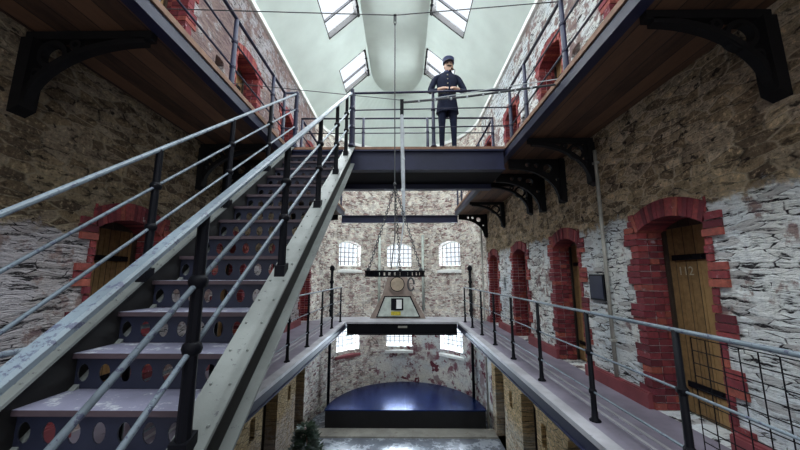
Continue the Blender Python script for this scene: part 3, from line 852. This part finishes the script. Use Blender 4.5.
# mesh panel on near bay of the right railing
mp = empty('wire_mesh_panel', (0, 0, 0), 'black wire mesh panel fixed to the near bay of the walkway railing', 'mesh panel')
bm = bmesh.new()
y = 2.30
while y > -2.2:
    tube(bm, [(1.965, y, .05), (1.965, y, 1.03)], .0035, 5); y -= .105
z = .05
while z < 1.05:
    tube(bm, [(1.965, -2.2, z), (1.965, 2.30, z)], .0035, 5); z += .0815
link('wire_grid', bm, 'black', mp)

# ------------------------------------------------------------------ staircase
ST = .766; OFF = -.357
RISE = UZ/18
def ny(k): return (RISE*k + .457)/ST
XR0, XR1, XL0, XL1 = -.975, -.82, -1.95, -1.86
stair = empty('staircase', (0, 0, 0), 'steep iron staircase with pierced risers rising to the footbridge', 'staircase')
def stringer(xa, xb):
    root = bmesh.new()
    ya, yb = .466, 5.19
    def strip(x0, x1, dz0, dz1, mi):
        hexa(root, [(x0, ya, ST*ya+OFF+dz0), (x1, ya, ST*ya+OFF+dz0), (x1, yb, ST*yb+OFF+dz0), (x0, yb, ST*yb+OFF+dz0),
                    (x0, ya, ST*ya+OFF+dz1), (x1, ya, ST*ya+OFF+dz1), (x1, yb, ST*yb+OFF+dz1), (x0, yb, ST*yb+OFF+dz1)], mi)
    xm = (xa+xb)/2
    strip(xa, xb, -.022, 0, 0)
    strip(xm-.012, xm+.012, -.30, -.022, 1)
    strip(xa, xb, -.322, -.30, 0)
    # rivets along both flanges
    k = 0
    y = ya + .08
    while y < yb:
        for xx in (xa+.03, xb-.03):
            ball(root, (xx, y, ST*y+OFF+.002), .008, 6)
        y += .16
    return link('stringer', root, ['flange', 'web'], stair)
stringer(XR0, XR1); stringer(XL0, XL1)
# treads
bm = bmesh.new()
xa, xb = XL1-.05, XR0+.05
tw = xb-xa
v = box(bm, (xa, 0, -.028), (xb, .30, 0))
bm.faces.ensure_lookup_table()
for f in bm.faces:
    f.material_index = 0 if f.calc_center_median().z > -.001 else 1
me = None
t0 = link('tread', bm, ['tread_top', 'tread_edge'], stair, loc=(0, ny(1), RISE))
for k in range(2, 18):
    c = t0.copy(); C.objects.link(c); c.location = (0, ny(k), RISE*k)
c = t0.copy(); C.objects.link(c); c.location = (0, ny(18)-.02, UZ-.001); c.scale = (1, .3, 1)
# risers: pierced by a row of ovals
W = tw; hh = RISE-.03
holes = []
nh = 8
for k in range(nh):
    cx = -W/2 + W*(k+.5)/nh
    holes.append(ring_pts(cx, 0, .033, .050, 14))
me = holed_plate('riser', [(-W/2, -hh/2), (W/2, -hh/2), (W/2, hh/2), (-W/2, hh/2)], holes, .008, 'riser')
for k in range(1, 19):
    o = bpy.data.objects.new('riser', me); C.objects.link(o); o.parent = stair
    o.rotation_euler = (pi/2, 0, 0); o.location = ((xa+xb)/2, ny(k)+.035, RISE*k - .028 - hh/2)

def stair_rail(name, label, X, posts, hfun, rail, mids, y_top, y_bot, flat):
    root = empty(name, (0, 0, 0), label, 'railing')
    line = lambda y: ST*y + OFF
    for y in posts:
        bm = bmesh.new(); h = hfun(y)
        z = line(y)
        bw = .037
        hexa(bm, [(X-bw, y-bw, z+.0-ST*bw), (X+bw, y-bw, z-ST*bw), (X+bw, y+bw, z+ST*bw), (X-bw, y+bw, z+ST*bw), (X-bw, y-bw, z+.05), (X+bw, y-bw, z+.05), (X+bw, y+bw, z+.055+0.02), (X-bw, y+bw, z+.075)])
        lathe(bm, [(.033, .02), (.029, .10), (.026, h*.5), (.024, h-.01)], (X, y, z), 10)
        po = link('post', bm, 'black', root, smooth=False)
        for m in mids:
            bm = bmesh.new(); ball(bm, (X, y, z + h*m), .042, 10, (1, 1, .9)); link('collar', bm, 'black', po, smooth=True)
    for m in mids:
        bm = bmesh.new()
        tube(bm, [(X+.0, y, line(y)+hfun(y)*m) for y in (y_bot, (y_bot+y_top)/2, y_top)], .0115, 8); link('middle_rail', bm, 'rail', root, smooth=True)
    bm = bmesh.new()
    if flat:
        def sec(y, z): return [(X-.028, y, z-.014), (X+.028, y, z-.014), (X+.028, y, z+.004), (X+.02, y, z+.014), (X-.02, y, z+.014), (X-.028, y, z+.004)]
        A = [bm.verts.new(p) for p in sec(y_bot, line(y_bot)+hfun(y_bot))]; B = [bm.verts.new(p) for p in sec(y_top, line(y_top)+hfun(y_top))]
        for i in range(6): bm.faces.new([A[i], A[(i+1) % 6], B[(i+1) % 6], B[i]])
        bm.faces.new(A[::-1]); bm.faces.new(B)
    else:
        tube(bm, [(X, y, line(y)+hfun(y)) for y in (y_bot, (y_bot+y_top)/2, y_top)], .017, 10)
    link('handrail', bm, 'rail', root)
    return root
XRR = -.90
stair_rail('stair_railing', 'staircase railing nearest the camera with a flat grey handrail', XRR, [.62, 1.42, 2.38, 3.30, 4.12, 4.8], lambda y: 1.0, None, (.41, .69), 5.12, .50, True)
stair_rail('stair_railing', 'staircase railing on the wall side with a round grey handrail', -1.87, [.9, 2.33, 3.3, 4.22], lambda y: .98, None, (.38, .70), 5.16, .5, False)
nw = bmesh.new()
for zt, hh_ in ((UZ, 1.06),):
    lathe(nw, [(.05, 0), (.05, .02), (.036, .04), (.034, hh_-.02), (.02, hh_)], (-.88, 5.16, UZ-.005), 10)
    for z in (.34, .68): ball(nw, (-.88, 5.16, UZ+z), .05, 8)
    tag(link('newel_post', nw, 'navy'), 'navy newel at the top of the stairs where the footbridge rail starts', 'post')
nw = bmesh.new()
lathe(nw, [(.05, 0), (.05, .02), (.038, .04), (.036, 1.02), (.02, 1.04)], (-1.87, 5.22, UZ-.005), 10)
for z in (.34, .68): ball(nw, (-1.87, 5.22, UZ+z), .05, 8)
tag(link('newel_post', nw, 'navy'), 'navy newel at the stair head beside the gallery corner', 'post')
# landing that carries the foot of the stairs
bm = bmesh.new(); box(bm, (LE_M+.05, -1.6, -.2), (RE_M-.05, .62, -.001))
tag(link('landing', bm, 'slab'), 'grey landing between the middle walkways at the foot of the stairs', 'landing')

# ------------------------------------------------------------------ hoist, cable, hanging ring
HY = 3.35
bm = bmesh.new(); N = 20
p0, p1, p2 = Vector((WL, HY, 4.60)), Vector((-.09, HY, 4.48)), Vector((1.84, HY-.05, 4.60))
tube(bm, [p0.lerp(p1, k/N) for k in range(N+1)] + [p1.lerp(p2, k/N) - Vector((0, 0, .0)) for k in range(1, N+1)], .006, 6)
cable = link('overhead_cable', bm, 'wire'); tag(cable, 'thin dark cable strung across the hall near the roof lights', 'cable')
pl = empty('pulley', (-.09, HY, 4.44), 'small dark pulley hanging from the overhead cable', 'pulley')
bm = bmesh.new(); 
for s in (-1, 1): box(bm, (s*.014-.003, -.012, -.06), (s*.014+.003, .012, .04))
box(bm, (-.017, -.012, .035), (.017, .012, .045)); link('pulley_block', bm, 'black', pl)
bm = bmesh.new(); tube(bm, [(-.008, 0, -.01), (.008, 0, -.01)], .028, 12); link('pulley_wheel', bm, 'wire', pl)
bm = bmesh.new(); tube(bm, [(-.09, HY, 4.38), (-.088, HY, 2.42)], .006, 6)
ball(bm, (-.09, HY, 4.36), .014); ball(bm, (-.088, HY, 2.42), .02)
tag(link('hoist_rope', bm, 'wire'), 'thin dark rope dropping from the pulley to the ring chains', 'rope')
boom = empty('hoist_boom', (0, 0, 0), 'thin iron boom reaching from the gallery edge toward the middle of the hall', 'boom')
bm = bmesh.new()
tube(bm, [(1.79, HY+.02, 3.60), (1.3, HY, 3.52), (.7, HY, 3.435), (-.01, HY, 3.37)], .013, 8)
link('boom_pole', bm, 'wire', boom)
bm = bmesh.new()
for k in range(9):
    t = k/8; x = 1.45*(1-t)+.0*t; z = 3.54*(1-t)+3.37*t - .02*sin(pi*t)
    ball(bm, (x, HY, z), .017, 6)
tube(bm, [(1.84, HY, 3.66), (1.0, HY, 3.53), (.35, HY, 3.42)], .006, 6)
link('boom_lashing', bm, 'rope', boom)
bm = bmesh.new(); box(bm, (-.03, HY-.02, 3.22), (.01, HY+.02, 3.40)); link('end_fitting', bm, 'black', boom)
bm = bmesh.new(); tube(bm, [(-.012, HY, 3.26), (.0, HY, 2.6), (.012, HY, 2.02)], [.018, .022, .014], 8)
for z in (3.0, 2.7, 2.35, 2.1): ball(bm, (0.0, HY, z), .027, 6)
tag(link('hoist_rod', bm, 'rope'), 'pale grey rod hanging from the boom tip over the ring', 'rod')
bm = bmesh.new(); tube(bm, [(-2.05, 3.40, 3.66), (-.02, HY, 3.40)], .004, 5)
tag(link('guy_wire', bm, 'wire'), 'thin guy wire from the stair side gallery to the boom tip', 'wire')
# ring
RC = Vector((-.085, HY, 1.462)); RR = .305
hr = empty('hanging_iron_ring', RC, 'black pierced iron hoop hung level on chains in mid air', 'hanging ring')
bm = bmesh.new(); n = 34
for k in range(n):
    a0, a1 = 2*pi*k/n, 2*pi*(k+.5)/n
    def rp(a, r, z): return (r*cos(a), r*sin(a), z)
    hexa(bm, [rp(a0, RR-.008, -.017), rp(a1, RR-.008, -.017), rp(a1, RR, -.017), rp(a0, RR, -.017), rp(a0, RR-.008, .017), rp(a1, RR-.008, .017), rp(a1, RR, .017), rp(a0, RR, .017)])
for z0, z1 in ((-.031, -.016), (.016, .031)):
    for k in range(n):
        a0, a1 = 2*pi*k/n, 2*pi*(k+1)/n
        hexa(bm, [rp(a0, RR-.012, z0), rp(a1, RR-.012, z0), rp(a1, RR+.006, z0), rp(a0, RR+.006, z0), rp(a0, RR-.012, z1), rp(a1, RR-.012, z1), rp(a1, RR+.006, z1), rp(a0, RR+.006, z1)])
link('hoop', bm, 'black', hr)
def chain(bm, a, b, link_len=.04, r=.0045):
    a, b = Vector(a), Vector(b); L = (b-a).length; n = int(L/(link_len*.8)); d = (b-a).normalized()
    s1 = d.cross(Vector((0, 1, 0))).normalized() if abs(d.y) < .9 else Vector((1, 0, 0)); s2 = d.cross(s1)
    for k in range(n):
        c = a + d*((k+.5)*L/n); s = s1 if k % 2 else s2
        tube(bm, [c + d*link_len*.5*cos(t) + s*.012*sin(t) for t in [2*pi*j/8 for j in range(9)]], r, 4, cap=False)
ap = (0, 0, .93)
for a in (radians(200), radians(340), radians(80)):
    bm = bmesh.new(); q = (RR*cos(a), RR*sin(a), .04)
    if a != radians(80): q = (.92*RR*cos(a), RR*sin(a), .04)
    chain(bm, ap, q); ball(bm, q, .022, 6); link('chain', bm, 'wire', hr)
bm = bmesh.new(); tube(bm, [(.02, -.03, .05), (.07, -.02, .35), (.095, 0, .58)], .007, 6); link('drop_rope', bm, 'rope', hr)
bm = bmesh.new(); tube(bm, [(-.04, .03, .05), (.0, .02, .4), (.0, 0, .93)], .006, 6); link('drop_rope', bm, 'wire', hr)
bm = bmesh.new(); tube(bm, [(.16 + .03*cos(t), -.26, -.10 + .06*sin(t)) for t in [2*pi*j/12 for j in range(12)]], .008, 6); link('hook_ring', bm, 'wire', hr)

# ------------------------------------------------------------------ display stand on the lower bridge
ds = empty('display_stand', (-.19, 11.15, 0), 'tapered brown display stand with round medallion on the lower bridge', 'display stand')
S = 11.9/329
def q(px, py): return ((px-397.5)*S, (317-py)*S)
bm = bmesh.new()
prism(bm, [q(371.5, 317), q(424, 317), q(412, 296), q(407, 279), q(388, 279), q(383, 296)], 1, 0, .35)
link('body', bm, 'display_frame', ds)
bm = bmesh.new(); prism(bm, [q(377.5, 316), q(419, 316), q(410, 296.5), q(385, 296.5)], 1, -.03, 0); link('panel_border', bm, 'black', ds)
bm = bmesh.new(); prism(bm, [q(379, 315), q(417.5, 315), q(409, 297.5), q(386, 297.5)], 1, -.04, -.03); link('front_panel', bm, 'display_panel', ds)
bm = bmesh.new(); prism(bm, [q(391.5, 309.5), q(403, 309.5), q(403, 298.5), q(391.5, 298.5)], 1, -.055, -.04); link('small_window', bm, 'black', ds)
bm = bmesh.new(); prism(bm, [q(396.5, 308), q(401.5, 308), q(401.5, 299.7), q(396.5, 299.7)], 1, -.06, -.055); link('white_card', bm, 'display_white', ds)
bm = bmesh.new(); prism(bm, [q(391.5, 314), q(400.5, 314), q(400.5, 310.5), q(391.5, 310.5)], 1, -.05, -.04); link('yellow_card', bm, 'yellow', ds)
bm = bmesh.new(); c = q(397.3, 285.5); prism(bm, ring_pts(c[0], c[1], .30, .30, 28), 1, -.04, .34); link('medallion_rim', bm, 'display_frame', ds)
bm = bmesh.new(); prism(bm, ring_pts(c[0], c[1], .25, .25, 28), 1, -.055, -.04); link('medallion_band', bm, 'black', ds)
bm = bmesh.new(); prism(bm, ring_pts(c[0], c[1], .225, .225, 28), 1, -.065, -.055); link('medallion_face', bm, 'medal', ds)

# ------------------------------------------------------------------ stage
stg = empty('stage', (0, 0, 0), 'low black half-round stage under the curved end wall', 'stage')
SX, SY, SRX, SRY, SZ = .06, 10.62, 2.50, 2.66, -2.66
def half(a0, a1, e=0.0):
    return [(SX + (SRX-e)*sin(a), SY + (SRY-e)*cos(a)) for a in [a0 + (a1-a0)*k/20 for k in range(21)]]
for a0, a1, sx in ((-pi/2, 0, -1), (0, pi/2, 1)):
    bm = bmesh.new(); prism(bm, half(a0, a1) + [(SX + sx*.004, SY)] if sx > 0 else [(SX-.004, SY)] + half(a0, a1), 2, SZ-.03, SZ)
    link('stage_top', bm, 'stage', stg)
bm = bmesh.new(); prism(bm, half(-pi/2, pi/2, .03), 2, GZ+.0, SZ-.03); link('stage_skirt', bm, 'stageside', stg)

# ------------------------------------------------------------------ pipes, plaque
def pipe(label, pts, r, mat, name='downpipe'):
    root = empty(name, (0, 0, 0), label, 'pipe')
    bm = bmesh.new(); tube(bm, pts, r, 10); link('pipe_run', bm, mat, root, smooth=True)
    return root
p = pipe('thin grey downpipe on the limewashed wall beside the dark plaque', [(WR-.035, 4.36, 3.2), (WR-.035, 4.36, .17)], .024, 'pipe')
for z in (.6, 2.0, 3.0):
    bm = bmesh.new(); box(bm, (WR-.065, 4.325, z), (WR+.0, 4.395, z+.03)); link('pipe_clip', bm, 'pipe', p)
p = pipe('dark iron pipe with capped top standing against the end wall, mesh-panel side', [(2.42, 11.75, GZ), (2.42, 11.75, 1.62)], .05, 'black', 'standpipe')
bm = bmesh.new(); lathe(bm, [(.05, 0), (.085, .03), (.085, .14), (.03, .2)], (2.42, 11.75, 1.6), 10)
link('pipe_cap', bm, 'black', p)
for z in (.2, .75, 1.2):
    bm = bmesh.new(); ball(bm, (2.42, 11.75, z), .08, 8); link('pipe_collar', bm, 'black', p)
p = pipe('dark iron pipe with capped top standing against the end wall, stair side', [(-2.58, 11.75, GZ), (-2.58, 11.75, 1.62)], .05, 'black', 'standpipe')
bm = bmesh.new(); lathe(bm, [(.05, 0), (.085, .03), (.085, .14), (.03, .2)], (-2.58, 11.75, 1.6), 10)
link('pipe_cap', bm, 'black', p)
for z in (.2, .75, 1.2):
    bm = bmesh.new(); ball(bm, (-2.58, 11.75, z), .08, 8); link('pipe_collar', bm, 'black', p)
pipe('slim grey pipe in the corner between side wall and curved wall', [(2.62, 10.66, GZ), (2.62, 10.66, 3.2)], .03, 'pipe')
for xx, lab in ((-.98, 'pale thin pipe on the curved wall between the stair side and middle windows'), (.82, 'pale thin pipe on the curved wall between the middle and pipe corner windows')):
    yy = AY + sqrt((AR-.05)**2 - (xx-AX)**2)
    pipe(lab, [(xx, yy, 3.1), (xx, yy, .05)], .055, 'display_panel', 'wall_pipe')
pq = empty('wall_plaque', (WR-.03, 4.62, 1.28), 'dark blue plaque on the limewashed wall beside the downpipe', 'plaque')
bm = bmesh.new(); box(bm, (0, -.17, -.18), (.03, .17, .18)); link('plaque_frame', bm, 'black', pq)
bm = bmesh.new(); box(bm, (-.006, -.145, -.155), (0, .145, .155)); link('plaque_face', bm, 'navy', pq)

# ------------------------------------------------------------------ plant on the ground floor
pp = empty('potted_plant', (-2.2, 7.9, GZ), 'dark leafy potted plant with pale blooms on the ground floor', 'plant')
bm = bmesh.new(); lathe(bm, [(.14, 0), (.2, .3), (.22, .32), (.19, .33)], (0, 0, 0), 14); link('pot', bm, 'pot', pp)
bm = bmesh.new(); rnd = random.Random(3)
tube(bm, [(0, 0, .3), (.02, .01, .8), (0, 0, 1.15)], .015, 6)
link('stem', bm, 'pot', pp)
bm = bmesh.new()
for k in range(900):
    z = rnd.uniform(.42, 1.25); rad = .38*(1.42-z)/1.05 + .05
    a = rnd.uniform(0, 2*pi); r = rad*sqrt(rnd.uniform(.1, 1))
    c = Vector((r*cos(a), r*sin(a), z)); d = Vector((cos(a), sin(a), rnd.uniform(-.2, .7))).normalized()
    s = d.cross(Vector((0, 0, 1))).normalized()*.04; L = d*rnd.uniform(.12, .20)
    up = Vector((0, 0, .004))
    bm.faces.new([bm.verts.new(x) for x in (c, c+L*.5+s, c+L, c+L*.5-s)])
link('foliage', bm, 'leaf', pp)
bm = bmesh.new()
bm.free()
for k in range(8):
    a = rnd.uniform(0, 2*pi); z = rnd.uniform(.9, 1.28); r = .30*(1.55-z)
    bm = bmesh.new(); ball(bm, (r*cos(a)+.03, r*sin(a), z), .03, 6); link('bloom', bm, 'bloom', pp)

# ------------------------------------------------------------------ guard
def skin_mesh(name, verts, edges, radii, root_i, mats, sub=2):
    me = bpy.data.meshes.new(name); me.from_pydata(verts, edges, [])
    o = bpy.data.objects.new(name, me); C.objects.link(o)
    sk = o.modifiers.new('s', 'SKIN'); sk.use_smooth_shade = True
    for i, r in enumerate(radii):
        rv = me.skin_vertices[0].data[i]; rv.radius = r if isinstance(r, tuple) else (r, r); rv.use_root = (i == root_i)
    sb = o.modifiers.new('b', 'SUBSURF'); sb.levels = sub; sb.render_levels = sub
    dg = bpy.context.evaluated_depsgraph_get(); dg.update()
    m2 = bpy.data.meshes.new_from_object(o.evaluated_get(dg))
    bpy.data.objects.remove(o); m2.name = name
    m2.materials.clear()
    for m in mats: m2.materials.append(M[m])
    for p in m2.polygons: p.use_smooth = True
    return m2
HX = .04
GX, GY = .82, 5.50
gd = empty('person', (GX, GY, UZ), 'person in navy guard uniform and cap, hands on the footbridge rail', 'person')
gd.scale = (1.02, 1.02, 1.025)
def child(name, me): 
    o = bpy.data.objects.new(name, me); C.objects.link(o); o.parent = gd; return o
V = []; E_ = []; R_ = []
def nv(p, r, par=None):
    V.append(p); R_.append(r)
    if par is not None: E_.append((par, len(V)-1))
    return len(V)-1
pel = nv((0, 0, .95), (.155, .105))
wst = nv((0, 0, 1.10), (.145, .10), pel)
chs = nv((0, 0, 1.30), (.175, .115), wst)
ush = nv((0, .01, 1.44), (.12, .08), chs)
nk = nv((.03, -.005, 1.53), .058, ush)
jw = nv((HX, -.02, 1.605), (.072, .082), nk)
cr_ = nv((HX, -.005, 1.70), (.078, .092), jw)
tp = nv((HX, 0, 1.77), (.055, .065), cr_)
for s in (-1, 1):
    hp = nv((s*.095, 0, .88), .095, pel)
    kn = nv((s*.105, -.01, .48), .062, hp)
    an = nv((s*.11, .01, .10), .045, kn)
    ft = nv((s*.12, -.12, .035), (.045, .035), an)
    sh = nv((s*.205, 0, 1.42), .068, ush)
    el = nv((s*.325, -.04, 1.13), .055, sh)
    hx = .07 if s < 0 else .13
    wr = nv((s*.15 - .0, -.22, 1.075), .034, el)
    pm = nv((s*.085, -.285, 1.07), (.034, .022), wr)
    ax, bx = pm, s*.085
    for k in range(4):
        f1 = nv((bx - s*.03, -.295 + k*.0 - .012*k + .02, 1.078 - .012*k), .010, pm)
        f2 = nv((bx - s*.06, -.315 - .01*k + .02, 1.066 - .012*k), .009, f1)
        f3 = nv((bx - s*(.065 - .006*k), -.318 - .01*k + .02, 1.036 - .008*k), .008, f2)
    th = nv((bx - s*.005, -.255, 1.09), .011, pm)
    nv((bx - s*.045, -.258, 1.10), .009, th)
me = skin_mesh('body', V, E_, R_, pel, ['uniform', 'skin', 'leather'])
for p in me.polygons:
    c = p.center
    if c.z > 1.535: p.material_index = 1
    elif c.z < .12: p.material_index = 2
    elif c.y < -.215 and 0.95 < c.z < 1.15: p.material_index = 1
child('body', me)
# tunic skirt + collar
bm = bmesh.new()
prof = [(.205, .135, .74), (.19, .125, .86), (.175, .118, .98), (.155, .112, 1.09), (.178, .124, 1.22), (.195, .132, 1.34), (.175, .115, 1.43), (.085, .075, 1.50)]
rings = [[bm.verts.new((rx*cos(2*pi*k/20), ry*sin(2*pi*k/20), z)) for k in range(20)] for rx, ry, z in prof]
for i in range(len(rings)-1):
    for k in range(20): bm.faces.new([rings[i][k], rings[i][(k+1) % 20], rings[i+1][(k+1) % 20], rings[i+1][k]])
o = link('tunic', bm, 'uniform', gd, smooth=True)
bm = bmesh.new(); lathe(bm, [(.066, 0), (.07, .03), (.064, .06)], (.012, -.005, 1.49), 14); link('collar', bm, 'cloth_light', gd)
bm = bmesh.new()
for k in range(6): ball(bm, (0, -.134+.004*abs(3-k), 1.42 - .085*k), .014, 6)
link('buttons', bm, 'brass', gd)
bm = bmesh.new()
ring_b = [(.165, 1.065), (.17, 1.10)]
rr = [[bm.verts.new((rx*cos(2*pi*k/20), rx*.74*sin(2*pi*k/20), z)) for k in range(20)] for rx, z in ring_b]
for k in range(20): bm.faces.new([rr[0][k], rr[0][(k+1) % 20], rr[1][(k+1) % 20], rr[1][k]])
link('belt', bm, 'leather', gd)
# cap
bm = bmesh.new(); lathe(bm, [(.104, 0), (.104, .05), (.108, .09), (.10, .10)], (HX, -.005, 1.715), 20)
link('cap', bm, 'cloth_light', gd)
bm = bmesh.new()
vis = [(HX+.098*sin(a), -.005-.098*cos(a)) for a in [radians(-65+13*k) for k in range(11)]]
vo_ = [(HX+.10*sin(a), -.045-.115*cos(a)) for a in [radians(-65+13*k) for k in range(11)]]
for k in range(10):
    hexa(bm, [(*vis[k], 1.715), (*vis[k+1], 1.715), (*vo_[k+1], 1.70), (*vo_[k], 1.70), (*vis[k], 1.725), (*vis[k+1], 1.725), (*vo_[k+1], 1.706), (*vo_[k], 1.706)])
link('cap_peak', bm, 'leather', gd)
# face
bm = bmesh.new(); ball(bm, (HX, -.105, 1.645), .016, 8, (.8, 1.1, 1.6)); 
for s in (-1, 1): ball(bm, (HX+s*.080, 0, 1.66), .018, 8, (.5, 1, 1.5))
link('nose_and_ears', bm, 'skin', gd, smooth=True)
bm = bmesh.new()
for s in (-1, 1): ball(bm, (HX+s*.03, -.088, 1.68), .010, 6)
link('eyes', bm, 'hair', gd)
bm = bmesh.new()
for s in (-1, 1): ball(bm, (HX+s*.02, -.102, 1.612), .014, 8, (1.8, .8, .7))
link('moustache', bm, 'hair', gd)
bm = bmesh.new(); ball(bm, (HX, .018, 1.68), .086, 12, (1, 1.05, .9)); link('hair', bm, 'hair', gd, smooth=True)
